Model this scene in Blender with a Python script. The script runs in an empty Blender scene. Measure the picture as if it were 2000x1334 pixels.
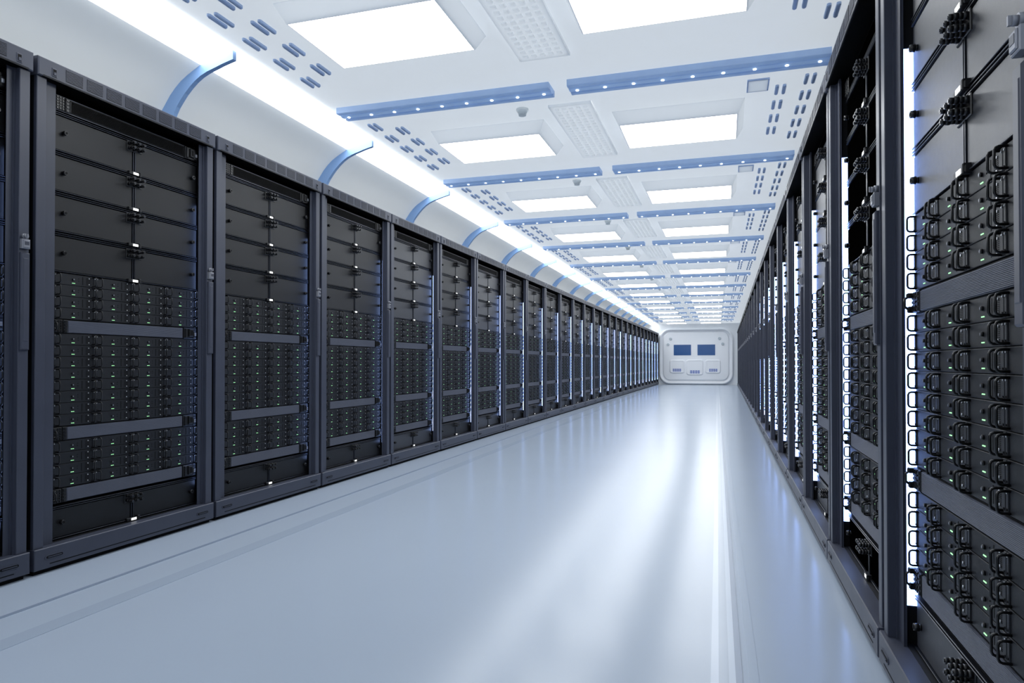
import bpy, math, random
from math import pi, sin, cos, radians

random.seed(4)
S = bpy.context.scene
COL = S.collection

# ------------------------------------------------------------------ measures
F = 0.02                      # everything is lifted by this, so the floor is z = 0
W = 1.043                     # rack pitch along the aisle
DL, DR = 2.6703, 0.4117       # distance of the two rack fronts from the camera line
Y0, YR = 2.0978, 2.204        # first rack joints, left and right
ZC = 2.485                    # ceiling
YEND, YBACK = 29.3, -3.0
FL = -0.02                    # floor (before the lift)
NL, NR = 27, 26


def sk(x, y):                 # floor and ceiling run a hair askew of the rack rows
    return x - 0.0115 * (y - 4.3)


def bay(k):
    return 1.802 * k + 0.0082 * k * k


# ------------------------------------------------------------------ materials
def lin(c):
    return tuple((x / 255 / 12.92) if x / 255 <= 0.04045 else ((x / 255 + 0.055) / 1.055) ** 2.4 for x in c)


def mat(name, rgb, rough=0.5, metal=0.0, spec=0.5, noise=0.0, nscale=30.0, rvar=0.0, emit=None, estr=0.0, coat=0.0, bump=0.0, bscale=200.0):
    m = bpy.data.materials.new(name)
    m.use_nodes = True
    nt = m.node_tree
    b = nt.nodes['Principled BSDF']
    c = lin(rgb)
    b.inputs['Base Color'].default_value = (*c, 1)
    b.inputs['Roughness'].default_value = rough
    b.inputs['Metallic'].default_value = metal
    b.inputs['Specular IOR Level'].default_value = spec
    b.inputs['Coat Weight'].default_value = coat
    b.inputs['Coat Roughness'].default_value = 0.1
    tc = None
    if noise or rvar or bump:
        tc = nt.nodes.new('ShaderNodeTexCoord')
        n = nt.nodes.new('ShaderNodeTexNoise')
        n.inputs['Scale'].default_value = nscale
        n.inputs['Detail'].default_value = 4
        nt.links.new(tc.outputs['Object'], n.inputs['Vector'])
        if noise:
            r = nt.nodes.new('ShaderNodeValToRGB')
            r.color_ramp.elements[0].position = 0.3
            r.color_ramp.elements[1].position = 0.7
            r.color_ramp.elements[0].color = (*[x * (1 - noise) for x in c], 1)
            r.color_ramp.elements[1].color = (*[min(1, x * (1 + noise)) for x in c], 1)
            nt.links.new(n.outputs['Fac'], r.inputs['Fac'])
            nt.links.new(r.outputs['Color'], b.inputs['Base Color'])
        if rvar:
            mr = nt.nodes.new('ShaderNodeMapRange')
            mr.inputs['To Min'].default_value = max(0, rough - rvar)
            mr.inputs['To Max'].default_value = min(1, rough + rvar)
            nt.links.new(n.outputs['Fac'], mr.inputs['Value'])
            nt.links.new(mr.outputs['Result'], b.inputs['Roughness'])
        if bump:
            n2 = nt.nodes.new('ShaderNodeTexNoise')
            n2.inputs['Scale'].default_value = bscale
            n2.inputs['Detail'].default_value = 2
            nt.links.new(tc.outputs['Object'], n2.inputs['Vector'])
            bp = nt.nodes.new('ShaderNodeBump')
            bp.inputs['Strength'].default_value = bump
            bp.inputs['Distance'].default_value = 0.002
            nt.links.new(n2.outputs['Fac'], bp.inputs['Height'])
            nt.links.new(bp.outputs['Normal'], b.inputs['Normal'])
    if emit:
        b.inputs['Emission Color'].default_value = (*emit, 1)
        b.inputs['Emission Strength'].default_value = estr
    return m


M = {
    'frame': mat('rack_frame_paint', (60, 64, 78), 0.42, 0.0, 0.45, 0.05, 8, 0.05),
    'body': mat('rack_body_dark', (16, 17, 21), 0.6, 0, 0.3),
    'void': mat('rack_inside_black', (10, 10, 12), 0.8, 0, 0.2),
    'panel': mat('drawer_charcoal', (20, 21, 24), 0.42, 0.0, 0.35, 0.06, 60, 0.04, bump=0.15, bscale=900),
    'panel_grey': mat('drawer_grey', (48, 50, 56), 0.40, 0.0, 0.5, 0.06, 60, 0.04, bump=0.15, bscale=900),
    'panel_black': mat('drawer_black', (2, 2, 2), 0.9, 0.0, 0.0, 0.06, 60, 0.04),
    'rail': mat('rail_steel', (52, 55, 63), 0.3, 0.7, 0.5),
    'seam': mat('seam_black', (9, 9, 11), 0.7, 0, 0.2),
    'server': mat('server_face', (26, 28, 33), 0.45, 0.0, 0.30, 0.10, 120, 0.05, bump=0.25, bscale=1400),
    'black': mat('black_plastic', (12, 12, 14), 0.35),
    'handle': mat('handle_black', (15, 15, 17), 0.3, 0.0, 0.5),
    'bolt': mat('bolt_steel', (225, 226, 230), 0.3, 0.6),
    'louver': mat('louver_grey', (90, 94, 107), 0.5, 0.0, 0.25),
    'plug': mat('plug_black', (20, 20, 23), 0.35),
    'lock': mat('lock_grey', (140, 142, 150), 0.35, 0.3),
    'label': mat('label_white', (245, 245, 240), 0.5, emit=(1, 1, 0.97), estr=0.9),
    'led': mat('status_green', (120, 255, 140), 0.4, emit=(0.5, 1.0, 0.54), estr=1.2),
    'strip': mat('strip_light', (230, 236, 255), 0.4, emit=(0.27, 0.43, 1.0), estr=8.5),
    'strip_soft': mat('strip_light_soft', (230, 236, 255), 0.4, emit=(0.34, 0.5, 1.0), estr=6.0),
    'white': mat('ceiling_white', (236, 240, 244), 0.55, 0.0, 0.4, 0.025, 3.0),
    'cove': mat('cove_white', (236, 240, 240), 0.6, 0.0, 0.3, 0.03, 2.0),
    'wall': mat('wall_white', (240, 243, 247), 0.5, 0.0, 0.4, 0.02, 3.0),
    'door': mat('door_enamel', (242, 245, 250), 0.28, 0.0, 0.5),
    'blue': mat('beam_blue', (208, 228, 254), 0.4, 0.0, 0.5, 0.05, 12),
    'blue_dark': mat('groove_blue', (130, 160, 212), 0.4, 0.1, 0.5),
    'rib': mat('rib_blue', (140, 176, 224), 0.4, 0.0, 0.5),
    'slot': mat('slot_blue', (172, 194, 230), 0.35, 0.2, 0.5),
    'diffuser': mat('diffuser_lit', (255, 255, 255), 0.5, emit=(0.96, 0.985, 1.0), estr=10.0),
    'cove_light': mat('cove_lit', (255, 255, 255), 0.5, emit=(0.96, 0.985, 1.0), estr=6.0),
    'spot': mat('spot_lit', (255, 255, 255), 0.5, emit=(0.92, 0.96, 1.0), estr=6.0),
    'hatch': mat('hatch_grey', (236, 240, 246), 0.5, 0.0),
    'detector': mat('detector_ivory', (248, 250, 246), 0.45),
    'screen': mat('screen_blue', (44, 88, 146), 0.2),
    'key': mat('key_lavender', (128, 144, 200), 0.4),
    'knob': mat('knob_grey', (186, 196, 204), 0.4),
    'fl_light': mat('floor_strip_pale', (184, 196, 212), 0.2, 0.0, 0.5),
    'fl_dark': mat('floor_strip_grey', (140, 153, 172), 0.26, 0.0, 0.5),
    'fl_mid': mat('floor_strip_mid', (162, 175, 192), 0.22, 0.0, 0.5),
}


def floor_mat():
    m = mat('floor_gloss', (168, 180, 196), 0.20, 0.0, 0.25, 0.015, 0.8, 0.0)
    return m


M['floor'] = floor_mat()


def add_backlight(m, fac, col=(0.91, 0.94, 0.97)):
    """added brightening: lets world light behind the surface shine through it"""
    nt = m.node_tree
    out = nt.nodes['Material Output']
    b = nt.nodes['Principled BSDF']
    tr = nt.nodes.new('ShaderNodeBsdfTranslucent')
    tr.inputs['Color'].default_value = (*col, 1)
    mx = nt.nodes.new('ShaderNodeMixShader')
    mx.inputs['Fac'].default_value = fac
    nt.links.new(b.outputs[0], mx.inputs[1])
    nt.links.new(tr.outputs[0], mx.inputs[2])
    nt.links.new(mx.outputs[0], out.inputs['Surface'])


add_backlight(M['white'], 0.42)  # translucency added so world light brightens ceiling, housings and studded panels
M['cover'] = mat('hatch_cover', (246, 248, 251), 0.5)
add_backlight(M['cove'], 0.2)  # cove let through some of the added light to brighten it
add_backlight(M['cover'], 0.75)  # hatch cover made translucent, lightened from behind
add_backlight(M['detector'], 0.6)
add_backlight(M['blue'], 0.35, (0.42, 0.62, 0.95))  # rail metal made translucent only to lift its blue


# ------------------------------------------------------------------ mesh builder
class MB:
    def __init__(s):
        s.v, s.f, s.m, s.mats, s.sm = [], [], [], [], []

    def mi(s, k):
        if k not in s.mats:
            s.mats.append(k)
        return s.mats.index(k)

    def face(s, idx, k, smooth=False):
        s.f.append(tuple(idx)); s.m.append(s.mi(k)); s.sm.append(smooth)

    def box(s, x0, x1, y0, y1, z0, z1, k, ch=0.0):
        if x0 > x1: x0, x1 = x1, x0
        if y0 > y1: y0, y1 = y1, y0
        if z0 > z1: z0, z1 = z1, z0
        b = len(s.v)
        if ch <= 0:
            s.v += [(x, y, z) for x in (x0, x1) for y in (y0, y1) for z in (z0, z1)]
            for q in ((0, 1, 3, 2), (4, 6, 7, 5), (0, 4, 5, 1), (2, 3, 7, 6), (0, 2, 6, 4), (1, 5, 7, 3)):
                s.face([b + i for i in q], k)
            return
        # box with its +X face chamfered all round
        c = ch
        s.v += [(x0, y0, z0), (x0, y1, z0), (x0, y1, z1), (x0, y0, z1),
                (x1 - c, y0, z0), (x1 - c, y1, z0), (x1 - c, y1, z1), (x1 - c, y0, z1),
                (x1, y0 + c, z0 + c), (x1, y1 - c, z0 + c), (x1, y1 - c, z1 - c), (x1, y0 + c, z1 - c)]
        s.face([b + 3, b + 2, b + 1, b], k)
        for lo, hi in ((0, 4), (4, 8)):
            for i in range(4):
                j = (i + 1) % 4
                s.face([b + lo + i, b + lo + j, b + hi + j, b + hi + i], k)
        s.face([b + 8, b + 9, b + 10, b + 11], k)

    def cyl(s, p, axis, r, h, k, n=12, r2=None, caps=True):
        """cylinder from p along +axis ('x','y','z') for length h"""
        if r2 is None: r2 = r
        b = len(s.v)
        for rr, t in ((r, 0), (r2, h)):
            for i in range(n):
                a = 2 * pi * i / n
                c_, s_ = rr * cos(a), rr * sin(a)
                o = {'x': (t, c_, s_), 'y': (s_, t, c_), 'z': (c_, s_, t)}[axis]
                s.v.append((p[0] + o[0], p[1] + o[1], p[2] + o[2]))
        for i in range(n):
            j = (i + 1) % n
            s.face([b + i, b + j, b + n + j, b + n + i], k, True)
        if caps:
            if caps != 'low': s.face([b + n + i for i in range(n)], k)
            s.face([b + i for i in reversed(range(n))], k)

    def prism(s, pts, y0, y1, k, axis='y', caps=True, smooth=False):
        """closed 2-D outline pts swept along an axis: axis y -> (x,z); axis x -> (y,z); axis z -> (x,y)"""
        b = len(s.v); n = len(pts)
        for t in (y0, y1):
            for p in pts:
                s.v.append({'y': (p[0], t, p[1]), 'x': (t, p[0], p[1]), 'z': (p[0], p[1], t)}[axis])
        for i in range(n):
            j = (i + 1) % n
            s.face([b + i, b + j, b + n + j, b + n + i], k, smooth)
        if caps:
            s.face([b + i for i in range(n)], k)
            s.face([b + n + i for i in reversed(range(n))], k)

    def tube(s, path, r, k, n=6):
        from mathutils import Vector
        P = [Vector(p) for p in path]
        rings = []
        up0 = None
        for i, p in enumerate(P):
            d = (P[min(i + 1, len(P) - 1)] - P[max(i - 1, 0)]).normalized()
            ref = Vector((0, 1, 0)) if abs(d.y) < 0.9 else Vector((1, 0, 0))
            a = d.cross(ref).normalized(); c = d.cross(a).normalized()
            rings.append([tuple(p + a * (r * cos(2 * pi * q / n)) + c * (r * sin(2 * pi * q / n))) for q in range(n)])
        b = len(s.v)
        for ring in rings: s.v += ring
        for i in range(len(P) - 1):
            for q in range(n):
                q2 = (q + 1) % n
                s.face([b + i * n + q, b + i * n + q2, b + (i + 1) * n + q2, b + (i + 1) * n + q], k, True)
        s.face([b + q for q in reversed(range(n))], k)
        s.face([b + (len(P) - 1) * n + q for q in range(n)], k)

    def loft(s, loops, k, smooth=True, cap=None):
        b = len(s.v); n = len(loops[0])
        for lp in loops: s.v += lp
        for i in range(len(loops) - 1):
            for q in range(n):
                q2 = (q + 1) % n
                s.face([b + i * n + q, b + i * n + q2, b + (i + 1) * n + q2, b + (i + 1) * n + q], k, smooth)
        if cap:
            s.face([b + (len(loops) - 1) * n + q for q in range(n)], cap)

    def mesh(s, name, fix=True):
        me = bpy.data.meshes.new(name)
        me.from_pydata(s.v, [], s.f)
        for k in s.mats: me.materials.append(M[k])
        me.polygons.foreach_set('material_index', s.m)
        me.polygons.foreach_set('use_smooth', s.sm)
        if fix:
            import bmesh
            bm = bmesh.new(); bm.from_mesh(me)
            bmesh.ops.recalc_face_normals(bm, faces=bm.faces)
            bm.to_mesh(me); bm.free()
        me.update()
        return me


def obj(name, me, parent=None, loc=(0, 0, 0), rz=0.0):
    o = bpy.data.objects.new(name, me)
    COL.objects.link(o)
    o.location = loc
    o.rotation_euler = (0, 0, rz)
    if parent: o.parent = parent
    return o


def tag(o, label=None, cat=None, group=None, kind=None):
    if label: o['label'] = label
    if cat: o['category'] = cat
    if group: o['group'] = group
    if kind: o['kind'] = kind
    return o


ONES = 'first second third fourth fifth sixth seventh eighth ninth tenth eleventh twelfth thirteenth fourteenth fifteenth sixteenth seventeenth eighteenth nineteenth'.split()


def ordw(n):
    if n < 20: return ONES[n - 1]
    if n == 20: return 'twentieth'
    if n == 30: return 'thirtieth'
    return 'twenty-' + ONES[n - 21]


# ------------------------------------------------------------------ rack pieces
# local frame of a rack: +X out of the front, +Y towards the viewer's right, Z up, front face of cornice x = 0
UL, UR = 0.137, 0.966          # ends of the mounted units
PX = -0.067                    # plane of their faces
U0, U1 = 0.0093, W - 0.0093
LIPL, LIPR = 0.119, 0.953
MODW = (UR - UL) / 4


def m_body():
    b = MB()
    b.box(-0.72, -0.03, 0.0135, 0.030, 0.0, 2.1, 'body')       # side sheets
    b.box(-0.72, -0.03, W - 0.030, W - 0.0135, 0.0, 2.1, 'body')
    b.box(-0.72, -0.70, 0.03, W - 0.03, 0.0, 2.1, 'body')
    b.box(-0.72, -0.02, 0.03, W - 0.03, 2.08, 2.1, 'body')
    b.box(-0.70, -0.02, 0.03, W - 0.03, 0.0, 0.05, 'body')
    b.box(-0.72, -0.022, 0.02, W - 0.02, FL, 0.0, 'void')        # recessed foot
    b.box(-0.30, -0.13, 0.03, W - 0.03, 0.05, 2.08, 'void')      # dark inside behind the units
    # inner jambs
    b.box(-0.13, -0.041, 0.030, 0.094, 0.086, 2.023, 'body')
    b.box(-0.13, -0.041, 0.9815, W - 0.030, 0.086, 2.023, 'body')
    b.box(-0.13, -0.0, 0.03, W - 0.03, 2.023, 2.03, 'body')
    b.box(-0.09, -0.05, 0.094, 0.9815, 0.05, 0.088, 'body')
    return b.mesh('cabinet_shell')


def vent(b, u0, u1):
    b.box(-0.004, 0.0006, u0, u1, 2.038, 2.0885, 'body')
    n = 9
    p = (2.0885 - 2.038) / n
    for i in range(n):
        z = 2.038 + p * i
        b.box(-0.003, 0.0016, u0, u1, z + p * 0.45, z + p * 0.98, 'frame')


def latch(b, u):
    b.box(-0.004, 0.003, u - 0.011, u + 0.011, 2.036, 2.072, 'frame', 0.002)
    b.box(-0.004, 0.0034, u - 0.0075, u + 0.0075, 2.041, 2.067, 'seam')
    b.box(-0.004, 0.006, u - 0.005, u + 0.0055, 2.042, 2.055, 'frame', 0.001)


VENTS = [(0.132 + 0.1013 * i, 0.132 + 0.1013 * i + 0.081) for i in range(8)]


def m_cornice(full=False):
    b = MB()
    b.box(-0.72, 0.0, U0, U1, 2.023, 2.1, 'frame', 0.004)
    if full:
        for a in VENTS: vent(b, *a)
        for u in (0.079, 0.972): latch(b, u)
    return b.mesh('top_cornice')


def m_vent(i):
    b = MB(); vent(b, *VENTS[i]); return b.mesh('vent_grille')


def m_latch(u):
    b = MB(); latch(b, u); return b.mesh('latch')


def m_post(side):
    b = MB()
    if side == 'l':
        b.box(-0.043, -0.013, 0.014, 0.0575, 0.086, 2.023, 'frame', 0.002)
        b.box(-0.043, -0.034, 0.0575, 0.066, 0.086, 2.023, 'frame')
        b.box(-0.0435, -0.040, 0.060, LIPL, 0.086, 2.023, 'frame')
        b.box(-0.048, -0.040, LIPL - 0.004, LIPL, 0.086, 2.023, 'frame')
    else:
        b.box(-0.043, -0.013, W - 0.0575, W - 0.014, 0.086, 2.023, 'frame', 0.002)
        b.box(-0.043, -0.034, W - 0.066, W - 0.0575, 0.086, 2.023, 'frame')
        b.box(-0.0435, -0.040, LIPR, W - 0.060, 0.086, 2.023, 'frame')
    return b.mesh('post')


def pill(n, L, H):
    """outline of a stadium, length L along the first axis"""
    r = H / 2
    out = []
    for i in range(n + 1):
        a = -pi / 2 + pi * i / n
        out.append((L / 2 - r + r * cos(a), r * sin(a)))
    for i in range(n + 1):
        a = pi / 2 + pi * i / n
        out.append((-L / 2 + r + r * cos(a), r * sin(a)))
    return out


def m_plinth(full=True):
    b = MB()
    b.box(-0.05, 0.0, U0, U1, 0.0, 0.086, 'frame', 0.003)
    b.box(-0.02, 0.0005, 0.075, W - 0.075, 0.0155, 0.0195, 'seam')
    if full:
        for u in (0.095, W - 0.095):
            b.prism([(u + p[0], 0.046 + p[1]) for p in pill(5, 0.085, 0.019)], -0.003, 0.0025, 'frame', 'x')
            b.prism([(u + p[0], 0.046 + p[1]) for p in pill(5, 0.075, 0.0105)], -0.003, 0.0032, 'seam', 'x')
            b.box(0.0, 0.006, u - 0.03, u + 0.03, 0.0445, 0.0475, 'frame')
    return b.mesh('plinth')


def m_lock():
    b = MB()
    u = W - 0.036
    b.cyl((-0.013, u, 1.352), 'x', 0.011, 0.010, 'lock', 14)
    b.cyl((-0.003, u, 1.352), 'x', 0.008, 0.008, 'lock', 14)
    b.box(0.002, 0.010, u - 0.0025, u + 0.0025, 1.345, 1.360, 'lock')
    return b.mesh('key_lock')


def m_lockbox():
    b = MB()
    u = W - 0.036
    b.box(-0.013, 0.001, u - 0.017, u + 0.017, 1.302, 1.340, 'lock', 0.002)
    b.box(0.0, 0.0045, u - 0.013, u + 0.013, 1.306, 1.336, 'lock', 0.002)
    b.box(0.0, 0.0052, u - 0.009, u + 0.009, 1.316, 1.330, 'frame')
    return b.mesh('lock_box')


def m_swing():
    b = MB()
    u = W - 0.036
    b.box(-0.013, -0.001, u - 0.0185, u + 0.0185, 0.897, 1.286, 'frame', 0.004)
    b.box(-0.013, 0.0005, u - 0.012, u + 0.012, 0.93, 1.265, 'frame', 0.003)
    return b.mesh('swing_handle')


def m_strip(left):
    b = MB()
    if left:   # on the viewer's left jamb (right-hand row)
        b.box(-0.079, -0.050, 0.093, 0.0955, 0.19, 1.70, 'strip')
    else:
        b.box(-0.058, -0.0445, 0.9800, 0.9825, 0.19, 1.70, 'strip_soft')
    return b.mesh('light_strip')


def m_fan():
    b = MB()
    z0, z1 = 1.931, 1.996
    b.box(-0.12, PX, UL, UR, z0, z1, 'panel')
    b.box(-0.12, PX + 0.002, UL, UR, z1 - 0.003, z1, 'rail')
    b.box(-0.12, PX + 0.002, UL, UR, z0, z0 + 0.003, 'rail')
    b.box(-0.12, PX + 0.004, UL + 0.068, UR - 0.095, z0 + 0.006, z1 - 0.006, 'panel', 0.002)
    for i in range(14):
        z = z0 + 0.010 + i * (z1 - z0 - 0.02) / 13
        b.box(-0.1, PX + 0.0055, UL + 0.075, UR - 0.10, z - 0.0009, z + 0.0009, 'panel_black')
    return b.mesh('fan_tray')


def grid_bracket(b, z0, z1, ua, ub, rows, cols, dark='black'):
    b.box(-0.12, PX + 0.006, ua, ub, z0 + 0.002, z1 - 0.002, 'panel', 0.002)
    du, dz = (ub - ua) / cols, (z1 - z0 - 0.006) / rows
    for i in range(cols):
        for j in range(rows):
            u, z = ua + du * (i + 0.5), z0 + 0.003 + dz * (j + 0.5)
            b.box(-0.1, PX + 0.0085, u - du * 0.3, u + du * 0.3, z - dz * 0.3, z + dz * 0.3, dark)


def conn_bracket(b, z0, z1, ua, ub):
    b.box(-0.12, PX + 0.008, ua, ub, z0 + 0.001, z1 - 0.001, 'black', 0.003)
    w = ub - ua
    zc = (z0 + z1) / 2
    b.box(-0.1, PX + 0.014, ua + w * 0.06, ua + w * 0.26, z0 + 0.006, z1 - 0.006, 'panel', 0.002)
    b.box(-0.1, PX + 0.018, ua + w * 0.34, ua + w * 0.66, z0 + 0.012, z1 - 0.008, 'panel', 0.003)
    b.box(-0.1, PX + 0.0185, ua + w * 0.42, ua + w * 0.58, z0 + 0.020, z1 - 0.016, 'seam')
    b.box(-0.1, PX + 0.012, ua + w * 0.72, ua + w * 0.94, z0 + 0.006, z1 - 0.018, 'panel', 0.002)
    b.box(-0.1, PX + 0.016, ua + w * 0.76, ua + w * 0.90, zc - 0.012, zc + 0.004, 'lock', 0.001)


def m_fan_l():
    b = MB(); grid_bracket(b, 1.931, 1.996, UL, UL + 0.04, 5, 3); grid_bracket(b, 1.931, 1.996, UL + 0.044, UL + 0.066, 4, 1); return b.mesh('bracket')


def m_fan_r():
    b = MB(); conn_bracket(b, 1.931, 1.996, UR - 0.092, UR - 0.004); return b.mesh('bracket')


DR_H = 0.173


def drawer_panel(b, zt, zb, pk):
    uc = (UL + UR) / 2
    b.box(-0.12, PX - 0.006, UL, UR, zb, zt, 'seam')
    b.box(-0.12, PX, UL, uc - 0.010, zb + 0.010, zt - 0.016, pk, 0.0015)
    b.box(-0.12, PX, uc + 0.010, UR, zb + 0.010, zt - 0.016, pk, 0.0015)
    for d in (-0.0075, 0.0035):
        b.box(-0.1, PX + 0.003, uc + d, uc + d + 0.004, zb + 0.006, zt - 0.012, 'rail')
    for z in (zt - 0.013, zt - 0.005, zb + 0.0045):
        b.box(-0.1, PX + 0.005, UL, UR, z, z + 0.0032, 'rail', 0.001)


def drawer_label(b, zb):
    uc = (UL + UR) / 2
    b.box(-0.08, PX + 0.013, uc - 0.038, uc + 0.038, zb + 0.0005, zb + 0.0155, 'panel', 0.002)
    b.box(-0.08, PX + 0.016, uc + 0.022, uc + 0.034, zb - 0.002, zb + 0.020, 'panel', 0.002)
    b.box(-0.08, PX + 0.0145, uc - 0.015, uc + 0.015, zb + 0.0025, zb + 0.0135, 'label')


def drawer_plugs(b, zt):
    uc = (UL + UR) / 2
    b.box(-0.08, PX + 0.004, uc - 0.045, uc + 0.045, zt - 0.058, zt - 0.010, 'black', 0.002)
    for i in (-1, 0, 1):
        for j in (0, 1):
            u, z = uc + 0.029 * i, zt - 0.022 - 0.024 * j
            for q in range(4):
                b.cyl((PX + 0.003 + q * 0.009, u, z), 'x', 0.0082 if q % 2 == 0 else 0.0068, 0.009, 'plug', 10)
            b.cyl((PX + 0.039, u, z), 'x', 0.0036, 0.0012, 'rail', 8)


def drawer_knob(b, u, z):
    b.cyl((PX, u, z), 'x', 0.0085, 0.006, 'plug', 12)
    b.cyl((PX + 0.006, u, z), 'x', 0.0105, 0.012, 'plug', 12, 0.0095)
    b.cyl((PX + 0.018, u, z), 'x', 0.0055, 0.0012, 'seam', 10)


DRAWERS = [(1.925 - DR_H * i, 1.925 - DR_H * (i + 1)) for i in range(4)] + [(0.234, 0.089)]


def m_drawer(i, pk, full=False):
    zt, zb = DRAWERS[i]
    b = MB(); drawer_panel(b, zt, zb, pk)
    if full:
        drawer_label(b, zb); drawer_plugs(b, zt)
        for u in (UL + 0.042, UR - 0.038): drawer_knob(b, u, (zt + zb) / 2)
    return b.mesh('drawer')


def m_drawer_label(i):
    b = MB(); drawer_label(b, DRAWERS[i][1]); return b.mesh('label_holder')


def m_drawer_plugs(i):
    b = MB(); drawer_plugs(b, DRAWERS[i][0]); return b.mesh('cable_plugs')


def m_drawer_knob(i, s):
    zt, zb = DRAWERS[i]
    b = MB(); drawer_knob(b, UL + 0.042 if s == 0 else UR - 0.038, (zt + zb) / 2); return b.mesh('knob')


BARS = [(1.0335, 0.974), (0.571, 0.5105), (0.3065, 0.243)]
ROWS = [1.235 - 0.05 * i for i in range(4)] + [0.9735 - 0.0502 * i for i in range(8)] + [0.5095 - 0.0505 * i for i in range(4)]
ROWH = 0.0496


def bar_panel(b, i):
    zt, zb = BARS[i]
    b.box(-0.12, PX - 0.003, UL, UR, zb, zt, 'seam')
    b.box(-0.12, PX + 0.0015, UL + 0.066, UR - 0.096, zb + 0.003, zt - 0.004, 'louver')
    n = 15
    p = (zt - zb - 0.010) / n
    for j in range(n):
        z = zb + 0.005 + p * j
        b.box(-0.1, PX + 0.004, UL + 0.068, UR - 0.098, z, z + p * 0.78, 'louver', 0.0005)


def bar_ears(b, i, side):
    zt, zb = BARS[i]
    if side == 0:
        grid_bracket(b, zb, zt, UL, UL + 0.040, 5, 3)
        grid_bracket(b, zb, zt, UL + 0.044, UL + 0.064, 4, 1)
        # latch loop standing out at the outer end
        b.box(PX, PX + 0.020, UL - 0.008, UL + 0.006, zt - 0.018, zt - 0.004, 'black', 0.003)
        b.box(PX, PX + 0.018, UL - 0.006, UL + 0.004, zb + 0.003, zb + 0.020, 'black', 0.003)
        b.tube([(PX + 0.014, UL - 0.001, zt - 0.012), (PX + 0.024, UL - 0.001, zt - 0.020), (PX + 0.024, UL - 0.001, zb + 0.020), (PX + 0.012, UL - 0.001, zb + 0.010)], 0.0035, 'black')
    else:
        conn_bracket(b, zb, zt, UR - 0.093, UR - 0.004)


def m_bar(i, full=False):
    b = MB(); bar_panel(b, i)
    if full: bar_ears(b, i, 0); bar_ears(b, i, 1)
    return b.mesh('blank_panel')


def m_ear(i, s):
    b = MB(); bar_ears(b, i, s); return b.mesh('bracket')


# one server module, its own frame: u from 0 to MODW, z from 0 to ROWH
def server_face(b, du=0.0, dz=0.0, rough=False):
    B = lambda x0, x1, u0, u1, z0, z1, k, c=0.0: b.box(x0, x1, du + u0, du + u1, dz + z0, dz + z1, k, c)
    w = MODW
    B(-0.12, PX - 0.002, 0, w, 0, ROWH, 'seam')
    B(-0.12, PX, 0.0006, w - 0.0006, 0.0006, ROWH - 0.0008, 'server', 0.001)
    # slit column with its fine vent
    if not rough:
        B(-0.1, PX + 0.0004, 0.1385, 0.1425, 0.007, 0.042, 'seam')
        for i in range(9):
            B(-0.1, PX + 0.0006, 0.158, 0.180, 0.0095 + i * 0.0035, 0.0108 + i * 0.0035, 'seam')
        # round switch and two dots
        b.cyl((PX, du + 0.093, dz + 0.0265), 'x', 0.0048, 0.005, 'plug', 10)
        b.cyl((PX + 0.005, du + 0.093, dz + 0.0265), 'x', 0.0028, 0.0006, 'lock', 8)
        for z in (0.022, 0.032):
            b.cyl((PX, du + 0.120, dz + z), 'x', 0.0019, 0.0012, 'seam', 6)
        for z in (0.012, 0.038):
            b.cyl((PX, du + 0.172, dz + z), 'x', 0.0026, 0.0016, 'bolt', 8)
        # raised grip plates at the two ends with their bolts
        for u0, u1 in ((0.0012, 0.0125), (w - 0.0125, w - 0.0012)):
            B(-0.1, PX + 0.0025, u0, u1, 0.0045, 0.0455, 'server', 0.0015)
            for z in (0.010, 0.040):
                b.cyl((PX + 0.0025, du + (u0 + u1) / 2, dz + z), 'x', 0.0020, 0.0012, 'bolt' if z > 0.02 else 'seam', 8)


def server_handle(b, side, du=0.0, dz=0.0, n=6):
    u = du + (0.0165 if side == 0 else MODW - 0.0165)
    x0, x1, r = PX - 0.001, PX + 0.021, 0.007
    z0, z1 = dz + 0.005, dz + 0.0445
    path = [(x0, u, z0), (x1 - r, u, z0), (x1 - r * 0.3, u, z0 + r * 0.3), (x1, u, z0 + r), (x1, u, z1 - r), (x1 - r * 0.3, u, z1 - r * 0.3), (x1 - r, u, z1), (x0, u, z1)]
    b.tube(path, 0.0027, 'handle', n)


def server_led(b, du=0.0, dz=0.0):
    for i in range(3):
        b.box(PX - 0.001, PX + 0.0014, du + 0.0875 + i * 0.0055, du + 0.0905 + i * 0.0055, dz + 0.0088, dz + 0.0110, 'led')


def m_server(level):
    b = MB(); server_face(b)
    if level < 2:
        server_handle(b, 0, n=5); server_handle(b, 1, n=5); server_led(b)
    return b.mesh('server')


def m_server_row():
    b = MB()
    for i in range(4):
        du = MODW * i
        server_face(b, du, 0, True)
        b.box(-0.1, PX + 0.0004, du + 0.1385, du + 0.1425, 0.007, 0.042, 'seam')
        b.cyl((PX, du + 0.093, 0.0265), 'x', 0.0048, 0.005, 'plug', 6)
        for z in (0.012, 0.038): b.box(-0.1, PX + 0.0016, du + 0.170, du + 0.174, z - 0.002, z + 0.002, 'bolt')
        server_handle(b, 0, du, 0, 4); server_handle(b, 1, du, 0, 4); server_led(b, du)
    return b.mesh('server')


def m_handle(s):
    b = MB(); server_handle(b, s, n=8); return b.mesh('handle')


def m_led():
    b = MB(); server_led(b); return b.mesh('status_light')


CACHE = {}


def C(fn, *a):
    k = (fn.__name__,) + a
    if k not in CACHE: CACHE[k] = fn(*a)
    return CACHE[k]


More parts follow.
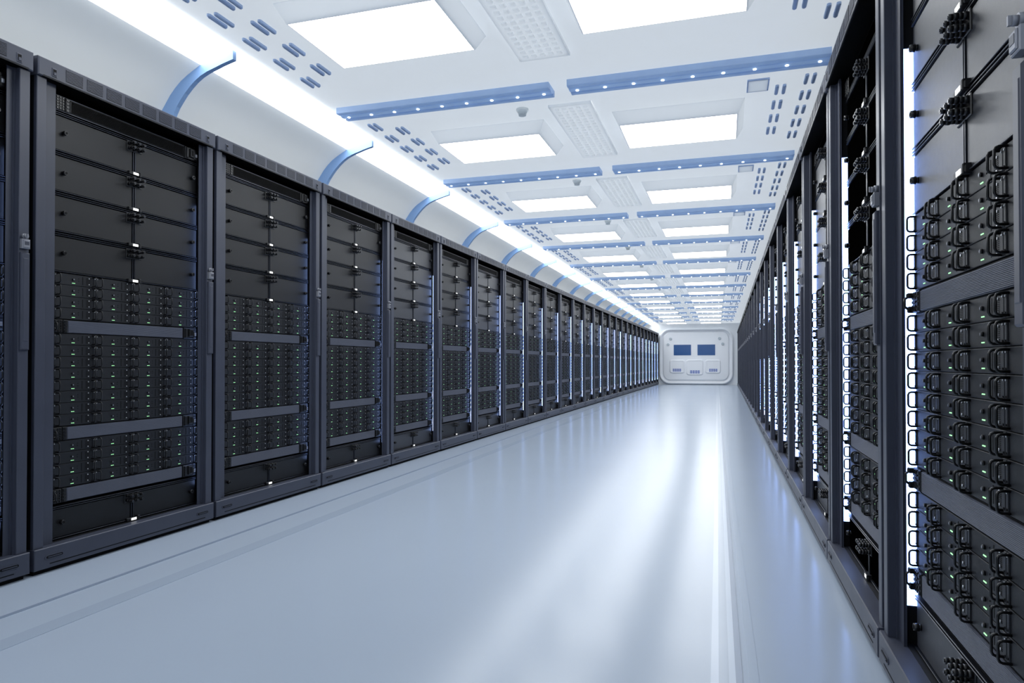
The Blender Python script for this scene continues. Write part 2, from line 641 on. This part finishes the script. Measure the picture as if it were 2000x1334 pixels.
def rack(side, k, lod, pk, label):
    if side == 'L':
        loc, rz = (-DL, Y0 + (k - 1) * W, 0), 0.0
    else:
        loc, rz = (DR, YR + k * W, 0), pi
    t = tag(obj('server_rack', None, None, loc, rz), label, 'server rack', 'server racks along the left side' if side == 'L' else 'server racks along the right side')
    near = lod <= 1
    obj('cabinet_shell', C(m_body), t)
    obj('top_cornice', C(m_cornice, not near), t)
    if near:
        for i in range(8): obj('vent_grille', C(m_vent, i), t)
        for u in (0.079, 0.972): obj('latch', C(m_latch, u), t)
    obj('post', C(m_post, 'l'), t); obj('post', C(m_post, 'r'), t)
    obj('plinth', C(m_plinth), t)
    obj('key_lock', C(m_lock), t); obj('lock_box', C(m_lockbox), t); obj('swing_handle', C(m_swing), t)
    obj('light_strip', C(m_strip, side == 'R'), t)['label'] = 'glowing blue-white vertical light strip'
    ft = obj('fan_tray', C(m_fan), t)
    if near:
        obj('bracket', C(m_fan_l), ft); obj('bracket', C(m_fan_r), ft)
    for i in range(5):
        d = obj('drawer', C(m_drawer, i, pk, not near), t)
        if near:
            obj('label_holder', C(m_drawer_label, i), d)['label'] = 'holder with a lit white label'
            obj('cable_plugs', C(m_drawer_plugs, i), d)
            for s_ in (0, 1): obj('knob', C(m_drawer_knob, i, s_), d)
    for i in range(3):
        p = obj('blank_panel', C(m_bar, i, not near), t)
        if near:
            for s_ in (0, 1): obj('bracket', C(m_ear, i, s_), p)
    for z in ROWS:
        if lod == 3:
            obj('server', C(m_server_row), t, (0, UL, z - ROWH))
            continue
        for c in range(4):
            sv = obj('server', C(m_server, 2 if lod == 0 else 1), t, (0, UL + MODW * c, z - ROWH))
            if lod == 0:
                obj('handle', C(m_handle, 0), sv); obj('handle', C(m_handle, 1), sv)
                obj('status_light', C(m_led), sv)['label'] = 'three green status lights'
    return t


# ------------------------------------------------------------------ the racks
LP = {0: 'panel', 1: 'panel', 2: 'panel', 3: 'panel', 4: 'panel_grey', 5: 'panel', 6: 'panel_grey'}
for k in range(NL):
    lod = 1 if k <= 4 else (2 if k <= 9 else 3)
    if k == 0: lab = 'charcoal server rack cut off by the left edge of the photo'
    elif k == NL - 1: lab = 'charcoal server rack at the far end of the left row, beside the white door'
    else: lab = 'charcoal server rack, %s whole one in the left row from the front' % ordw(k)
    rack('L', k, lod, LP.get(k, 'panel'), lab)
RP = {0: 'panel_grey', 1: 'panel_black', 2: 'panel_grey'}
for k in range(NR):
    lod = 0 if k <= 2 else (2 if k <= 5 else 3)
    if k == 0: lab = 'charcoal server rack in close-up at the right edge of the photo'
    elif k == NR - 1: lab = 'charcoal server rack at the far end of the right row, beside the white door'
    else: lab = 'charcoal server rack in the right row, %s from the front' % ordw(k + 1)
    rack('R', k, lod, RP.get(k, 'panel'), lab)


# ------------------------------------------------------------------ floor, walls, ceiling
def struct(name, b, label=None, fix=True):
    o = obj(name, b.mesh(name, fix))
    o['kind'] = 'structure'
    if label: o['label'] = label
    return o


b = MB()
b.box(-3.9, 1.45, YBACK, YEND + 0.3, FL - 0.12, FL, 'floor')
struct('floor', b, 'glossy pale blue-grey floor')


def strip_along(b, x0, x1, z0, z1, k, ya=YBACK, yb=YEND):
    i = len(b.v)
    for y in (ya, yb):
        b.v += [(sk(x0, y), y, z0), (sk(x1, y), y, z0), (sk(x1, y), y, z1), (sk(x0, y), y, z1)]
    for q in range(4):
        q2 = (q + 1) % 4
        b.face([i + q, i + q2, i + 4 + q2, i + 4 + q], k)
    b.face([i, i + 1, i + 2, i + 3], k); b.face([i + 7, i + 6, i + 5, i + 4], k)


n = 1
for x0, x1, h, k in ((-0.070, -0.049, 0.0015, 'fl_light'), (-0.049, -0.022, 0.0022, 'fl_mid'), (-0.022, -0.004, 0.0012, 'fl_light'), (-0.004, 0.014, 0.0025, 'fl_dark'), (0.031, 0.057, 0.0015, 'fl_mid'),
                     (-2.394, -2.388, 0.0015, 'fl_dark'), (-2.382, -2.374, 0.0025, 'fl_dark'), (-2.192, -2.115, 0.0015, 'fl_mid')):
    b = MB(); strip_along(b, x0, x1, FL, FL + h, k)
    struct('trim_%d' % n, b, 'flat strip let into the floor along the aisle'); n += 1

b = MB()      # ceiling sheet, translucent for added light from above, open above the light housings and the studded panels
rows = [(YBACK, 'solid')]
for k in range(-1, 13):
    yh = 4.778 + bay(k) if k >= 0 else 2.965
    yp = 4.81 + bay(k) if k >= 0 else 3.00
    rows += [(yp - 0.555, 'pad'), (yh - 0.288, 'both'), (yh + 0.288, 'pad'), (yp + 0.555, 'solid')]
rows.append((YEND + 0.3, None))
cols = [-2.455, -1.980, -1.164, -1.066, -0.800, -0.698, 0.118, 1.75]
for i in range(len(rows) - 1):
    ya, kind = rows[i]; yb = rows[i + 1][0]
    for c in range(7):
        if (kind in ('pad', 'both') and c == 3) or (kind == 'both' and c in (1, 5)): continue
        q = len(b.v)
        b.v += [(sk(cols[c], ya), ya, ZC), (sk(cols[c + 1], ya), ya, ZC), (sk(cols[c + 1], yb), yb, ZC), (sk(cols[c], yb), yb, ZC)]
        b.face([q, q + 3, q + 2, q + 1], 'white')
struct('ceiling', b, 'white ceiling made translucent, with added light from above', False)

# left wall: wall behind the racks, soffit, coved top
COVE = [(-2.975, 2.128), (-2.955, 2.168), (-2.919, 2.223), (-2.872, 2.288), (-2.838, 2.325), (-2.801, 2.357), (-2.760, 2.383), (-2.719, 2.405), (-2.673, 2.428)]
b = MB()
prof = [(-3.75, FL), (-3.75, 2.128)] + COVE
i = len(b.v); m_ = len(prof)
for y in (YBACK, YEND + 0.3):
    for j, (x, z) in enumerate(prof):
        b.v.append((sk(x, y) if j >= 2 else x, y, z))
for j in range(m_ - 1):
    b.face([i + j, i + j + 1, i + m_ + j + 1, i + m_ + j], 'wall' if j < 2 else 'cove', j >= 2)
struct('wall_left', b, 'pale left wall with a curved cove above the racks, translucent for added light', False)

b = MB(); b.box(1.45, 1.6, YBACK, YEND + 0.3, FL, ZC + 0.15, 'wall'); struct('wall_right', b, 'right wall behind the racks')
b = MB(); b.box(-3.9, 1.45, YBACK - 0.15, YBACK, FL, ZC + 0.15, 'wall'); struct('wall_back', b, 'wall behind the camera')
b = MB(); b.box(-3.75, 1.45, YEND, YEND + 0.15, FL, ZC, 'wall'); struct('wall_end', b, 'white end wall of the aisle')
for x, z0, z1 in ((-2.974, 2.1, ZC), (-2.085, 2.29, ZC), (-1.225, 2.29, ZC), (-0.343, 2.29, ZC)):
    b = MB(); b.box(x - 0.008, x + 0.008, YEND - 0.003, YEND, z0, z1, 'hatch'); struct('trim_%d' % n, b, 'panel joint in the end wall'); n += 1
for z in (1.721, 0.818):
    b = MB(); b.box(0.28, 0.41, YEND - 0.003, YEND, z - 0.008, z + 0.008, 'hatch'); struct('trim_%d' % n, b, 'panel joint in the end wall'); n += 1

# cove light: lit diffuser between cove and ceiling
b = MB()
i = len(b.v)
for y in (YBACK, YEND):
    b.v += [(sk(-2.673, y), y, 2.428), (sk(-2.455, y), y, ZC - 0.001), (sk(-2.455, y), y, ZC + 0.02), (sk(-2.673, y), y, 2.45)]
for q in range(4):
    q2 = (q + 1) % 4
    b.face([i + q, i + q2, i + 4 + q2, i + 4 + q], 'cove_light')
b.face([i, i + 1, i + 2, i + 3], 'cove_light'); b.face([i + 7, i + 6, i + 5, i + 4], 'cove_light')
tag(obj('cove_light', b.mesh('cove_light')), 'long glowing white light strip along the top of the cove', 'light strip')

# ribs over the cove
RIN = [(-2.468, 2.432), (-2.535, 2.416), (-2.581, 2.402), (-2.63, 2.388), (-2.673, 2.370), (-2.710, 2.347), (-2.742, 2.321), (-2.776, 2.288), (-2.806, 2.252), (-2.829, 2.222), (-2.847, 2.190), (-2.866, 2.150), (-2.876, 2.128)]
ROUT = COVE + [(-2.468, 2.482)]
for k in range(17):
    y = 3.0 + 1.515 * k
    b = MB()
    b.prism([(x + 2.7, z) for x, z in ROUT + RIN], 0.0, 0.028, 'rib', 'y')
    o = obj('cove_rib', b.mesh('cove_rib'), None, (sk(-2.7, y), y, 0))
    tag(o, 'curved pale blue rib over the left cove, %s from the front' % ordw(k + 1), 'rib', 'curved ribs over the left cove')

# ceiling lights, beams, pads, hatches, detectors, vent slots
ZL = 2.403


def m_housing(lit=False):
    b = MB()
    ox, oy, lx, ly = 0.412, 0.292, 0.370, 0.250
    O = [(-ox, -oy), (ox, -oy), (ox, oy), (-ox, oy)]
    Lq = [(-lx, -ly), (lx, -ly), (lx, ly), (-lx, ly)]
    if lit:
        b.prism([(x * 0.985, y * 0.98) for x, y in Lq], ZL - 0.0005, ZL + 0.012, 'hatch', 'z')
        b.f.pop(); b.m.pop(); b.sm.pop(); b.f.pop(); b.m.pop(); b.sm.pop()
        b.face([0, 1, 2, 3], 'diffuser'); b.face([7, 6, 5, 4], 'hatch')
        return b.mesh('diffuser')
    b.loft([[(x, y, ZC) for x, y in O], [(x, y, ZL) for x, y in Lq], [(x * 0.985, y * 0.98, ZL) for x, y in Lq]], 'white', False)
    return b.mesh('housing')


HOUS, DIFF = m_housing(), m_housing(True)


def m_beam():
    # profile in (y, z); hangs from the ceiling, 0.15 deep along the aisle
    zb = ZC - 0.038
    P = [(0.0, ZC), (0.0, zb + 0.004), (0.004, zb), (0.036, zb), (0.041, zb + 0.011), (0.050, zb + 0.011), (0.055, zb + 0.001), (0.076, zb - 0.002), (0.098, zb + 0.001), (0.104, zb + 0.011), (0.114, zb + 0.011), (0.119, zb), (0.146, zb), (0.150, zb + 0.004), (0.150, ZC)]
    b = MB()
    b.prism(P, -0.702, 0.702, 'blue', 'x')
    del b.f[len(P) - 1], b.m[len(P) - 1], b.sm[len(P) - 1]      # open towards the ceiling
    for ya, yb in ((0.0412, 0.0498), (0.1042, 0.1138)):
        b.box(-0.7, 0.7, ya, yb, zb + 0.0102, zb + 0.012, 'blue_dark')
    return b.mesh('rail')


def m_spot():
    b = MB()
    b.cyl((0, 0.076, ZC - 0.0425), 'z', 0.0088, 0.006, 'spot', 12)
    return b.mesh('led_spot')


def m_pad():
    b = MB()
    z0, zs = ZC - 0.016, ZC - 0.0228
    st, tp = 0.0145, 0.011
    sx = [-0.092 + 0.046 * i for i in range(5)]
    sy = [-0.51 + 0.0535 * j for j in range(20)]
    gx = [-0.137] + [v for x in sx for v in (x - st, x + st)] + [0.137]
    gy = [-0.56] + [v for y in sy for v in (y - st, y + st)] + [0.56]
    for i in range(len(gx) - 1):
        for j in range(len(gy) - 1):
            q = len(b.v)
            if i % 2 == 1 and j % 2 == 1:
                x, y = (gx[i] + gx[i + 1]) / 2, (gy[j] + gy[j + 1]) / 2
                b.loft([[(x - st, y - st, z0), (x + st, y - st, z0), (x + st, y + st, z0), (x - st, y + st, z0)],
                        [(x - tp, y - tp, zs), (x + tp, y - tp, zs), (x + tp, y + tp, zs), (x - tp, y + tp, zs)]], 'white', False, 'white')
            else:
                b.v += [(gx[i], gy[j], z0), (gx[i], gy[j + 1], z0), (gx[i + 1], gy[j + 1], z0), (gx[i + 1], gy[j], z0)]
                b.face([q, q + 1, q + 2, q + 3], 'white')
    b.loft([[(-0.137, -0.56, ZC), (0.137, -0.56, ZC), (0.137, 0.56, ZC), (-0.137, 0.56, ZC)],
            [(-0.137, -0.56, z0), (0.137, -0.56, z0), (0.137, 0.56, z0), (-0.137, 0.56, z0)]], 'white', False)
    return b.mesh('studded_panel', False)


def m_slot():
    b = MB()
    for dx in (-0.0205, 0.0205):
        out = [(p[1] + dx, p[0]) for p in pill(6, 0.132, 0.020)]
        inn = [(p[1] * 0.6 + dx, p[0] * 0.93) for p in pill(6, 0.132, 0.020)]
        b.loft([[(x, y, ZC) for x, y in out], [(x, y, ZC - 0.011) for x, y in out], [(x, y, ZC - 0.015) for x, y in inn]], 'slot', False, 'slot')
    return b.mesh('vent_slot')


def m_hatch():
    b = MB()
    for a in ((-0.061, -0.054, -0.09, 0.09), (0.054, 0.061, -0.09, 0.09), (-0.054, 0.054, -0.09, -0.083), (-0.054, 0.054, 0.083, 0.09)): b.box(*a, ZC - 0.009, ZC, 'slot')
    return b.mesh('hatch_frame')


def m_hatch2():
    b = MB()
    b.box(-0.054, 0.054, -0.083, 0.083, ZC - 0.010, ZC - 0.005, 'cover')
    del b.f[5], b.m[5], b.sm[5]      # open towards the ceiling
    return b.mesh('cover')


def m_det():
    b = MB()
    b.cyl((0, 0, ZC - 0.012), 'z', 0.040, 0.012, 'detector', 20, None, 'low')
    b.cyl((0, 0, ZC - 0.030), 'z', 0.028, 0.018, 'detector', 20, 0.032, 'low')
    return b.mesh('base')


def m_det2():
    b = MB()
    b.cyl((0, 0, ZC - 0.044), 'z', 0.024, 0.015, 'detector', 20, 0.024, 'low')
    return b.mesh('sensor_head')


BEAM, SPOT, PAD, SLOT, HAT, HAT2, DET, DET2 = m_beam(), m_spot(), m_pad(), m_slot(), m_hatch(), m_hatch2(), m_det(), m_det2()
NB = 13
for k in range(-1, NB):
    y = 4.778 + bay(k)
    if k == -1: y = 2.965
    o_ = ordw(k + 2)
    for s, x in (('left', -1.572), ('right', -0.290)):
        t = tag(obj('ceiling_light', None, None, (sk(x, y), y, 0)), 'square glowing white ceiling light, %s from the front in the %s row' % (o_, s), 'ceiling light', 'square ceiling lights')
        obj('housing', HOUS, t); obj('diffuser', DIFF, t)
    yp = 4.81 + bay(k) if k >= 0 else 3.00
    tag(obj('ceiling_panel', PAD, None, (sk(-0.933, yp), yp, 0)), 'white studded ceiling panel between the lights, %s from the front' % o_, 'ceiling panel', 'studded panels down the middle of the ceiling')
    if k >= 0:
        yd = 4.266 + bay(k)
        t = tag(obj('smoke_detector', None, None, (sk(-1.251, yd), yd, 0)), 'small round ivory smoke detector just past the %s beam' % ordw(k + 1), 'smoke detector', 'smoke detectors on the ceiling')
        obj('base', DET, t); obj('sensor_head', DET2, t)
        yh = 4.30 + bay(k)
        t = tag(obj('ceiling_hatch', None, None, (sk(0.184, yh), yh, 0)), 'small square grey hatch with blue frame past the %s beam' % ordw(k + 1), 'hatch', 'square hatches on the ceiling')
        obj('hatch_frame', HAT, t); obj('cover', HAT2, t)
    dy = bay(k) if k >= 0 else -1.81
    for s, xo, xi in (('left', -2.316, -2.163), ('right', 0.466, 0.315)):
        for row, x, m0, cnt in (('outer', xo, 4.282, 5), ('inner', xi, 4.400, 4)):
            for j in range(cnt):
                ys = m0 + 0.2525 * j + dy
                tag(obj('vent_slot', SLOT, None, (sk(x, ys), ys, 0)), 'pair of blue ceiling slots, %s %s row, %s in the %s bay' % (s, row, ordw(j + 1), o_), 'vent', 'paired blue slots on the ceiling')
for k in range(NB):
    y = 3.895 + bay(k)
    for s, x in (('left', -1.690), ('right', -0.178)):
        t = tag(obj('ceiling_rail', None, None, (sk(x, y), y, 0)), 'blue grooved ceiling rail with white spots, %s from front, %s half' % (ordw(k + 1), s), 'ceiling rail', 'blue rails across the ceiling')
        obj('rail', BEAM, t)
        for j in range(9):
            obj('led_spot', SPOT, t, (-0.655 + 1.31 * j / 8, 0, 0))['label'] = 'small white light spot'


# ------------------------------------------------------------------ the end door
def rrect(x0, x1, z0, z1, r, y, n=8):
    out = []
    for cx, cz, a0 in ((x1 - r, z1 - r, 0), (x0 + r, z1 - r, pi / 2), (x0 + r, z0 + r, pi), (x1 - r, z0 + r, 3 * pi / 2)):
        for i in range(n + 1):
            a = a0 + pi / 2 * i / n
            out.append((cx + r * cos(a), y, cz + r * sin(a)))
    return out


X0, X1, Z0, Z1 = -2.662, 0.277, FL + 0.012, 2.289
door = obj('door_1', None, None, ((X0 + X1) / 2, YEND, 0))
tag(door, 'white rounded door in the end wall', None, None, 'structure')
dx = (X0 + X1) / 2


def rr(o, r, d):
    return [(x - dx, y, z) for x, y, z in rrect(X0 + o, X1 - o, Z0 + o, Z1 - o, r, -d)]


b = MB()
b.loft([rr(0.0, 0.44, 0.0), rr(0.0, 0.44, 0.06), rr(0.015, 0.425, 0.10), rr(0.045, 0.40, 0.125), rr(0.075, 0.38, 0.115), rr(0.095, 0.36, 0.07), rr(0.10, 0.36, 0.05), rr(0.165, 0.30, 0.045), rr(0.17, 0.30, 0.03)], 'door', True)
obj('door_frame', b.mesh('door_frame'), door)
b = MB()
b.loft([rr(0.168, 0.28, 0.0), rr(0.168, 0.28, 0.06), rr(0.18, 0.26, 0.075), rr(0.21, 0.23, 0.08)], 'door', True, 'door')
obj('door_panel', b.mesh('door_panel'), door)
b = MB(); b.box(-2.06 - dx, -0.35 - dx, -0.086, -0.078, 1.872, 1.888, 'door'); obj('trim_bar', b.mesh('trim_bar'), door)
for x0, x1 in ((-2.063, -1.371), (-1.116, -0.424)):
    b = MB(); b.box(x0 - dx, x1 - dx, -0.092, -0.07, 1.184, 1.616, 'screen')
    obj('screen', b.mesh('screen'), door)['label'] = 'dark blue screen'
for x, z in ((-2.192, 1.859), (-2.292, 1.632), (-0.252, 1.858), (-0.13, 1.640)):
    b = MB(); b.cyl((x - dx, -0.125, z), 'y', 0.050, 0.05, 'knob', 20, 0.062); b.cyl((x - dx, -0.13, z), 'y', 0.03, 0.02, 'knob', 16)
    obj('knob', b.mesh('knob'), door)['label'] = 'round grey knob'
for x0, x1, z0, z1, kx0, kx1, kz0, kz1 in ((-2.226, -1.622, 0.448, 1.00, -2.109, -1.763, 0.510, 0.636), (-1.559, -0.896, 0.373, 1.010, -1.419, -1.023, 0.432, 0.570), (-0.816, -0.212, 0.448, 1.00, -0.670, -0.334, 0.510, 0.636)):
    R = lambda o, r, d: [(x - dx, y, z) for x, y, z in rrect(x0 + o, x1 - o, z0 + o, z1 - o, r, -d, 5)]
    b = MB(); b.loft([R(0, 0.09, 0.07), R(0, 0.09, 0.095), R(0.025, 0.075, 0.115), R(0.06, 0.06, 0.108), R(0.075, 0.05, 0.100)], 'door', True, 'door')
    p = obj('instrument_pad', b.mesh('instrument_pad'), door)
    cw, chh = (kx1 - kx0) / 4, (kz1 - kz0) / 2
    for i in range(4):
        for j in range(2):
            b = MB(); b.box(kx0 - dx + cw * (i + 0.1), kx0 - dx + cw * (i + 0.9), -0.112, -0.098, kz0 + chh * (j + 0.1), kz0 + chh * (j + 0.9), 'key')
            obj('button', b.mesh('button'), p)['label'] = 'lavender button'

# ------------------------------------------------------------------ lift so the floor is z = 0
for o in COL.objects:
    if o.parent is None: o.location.z += F

# ------------------------------------------------------------------ camera and view
cam = bpy.data.cameras.new('camera')
co = bpy.data.objects.new('camera', cam)
COL.objects.link(co)
cam.sensor_fit = 'HORIZONTAL'
cam.sensor_width = 36
cam.lens = 1351.1177 / 2000 * 36
cam.shift_y = 27.5652 / 2000
cam.clip_start = 0.02
cam.clip_end = 200
co.location = (0, 0, 0.8428 + F)
co.rotation_euler = (pi / 2 + 0.0115, 0, 0.3002)
S.camera = co

w = bpy.data.worlds.new('world')
S.world = w
w.use_nodes = True
w.node_tree.nodes['Background'].inputs['Color'].default_value = (0.93, 0.97, 1.0, 1)
w.node_tree.nodes['Background'].inputs['Strength'].default_value = 1.32  # added light above the room, brightens ceiling and cove from behind

S.view_settings.view_transform = 'Standard'
S.view_settings.look = 'None'
S.view_settings.exposure = 0.0
S.view_settings.gamma = 1.0
S.view_settings.use_curve_mapping = False
S.cycles.use_denoising = True
S.cycles.max_bounces = 8
S.cycles.diffuse_bounces = 5
S.cycles.sample_clamp_indirect = 6.0
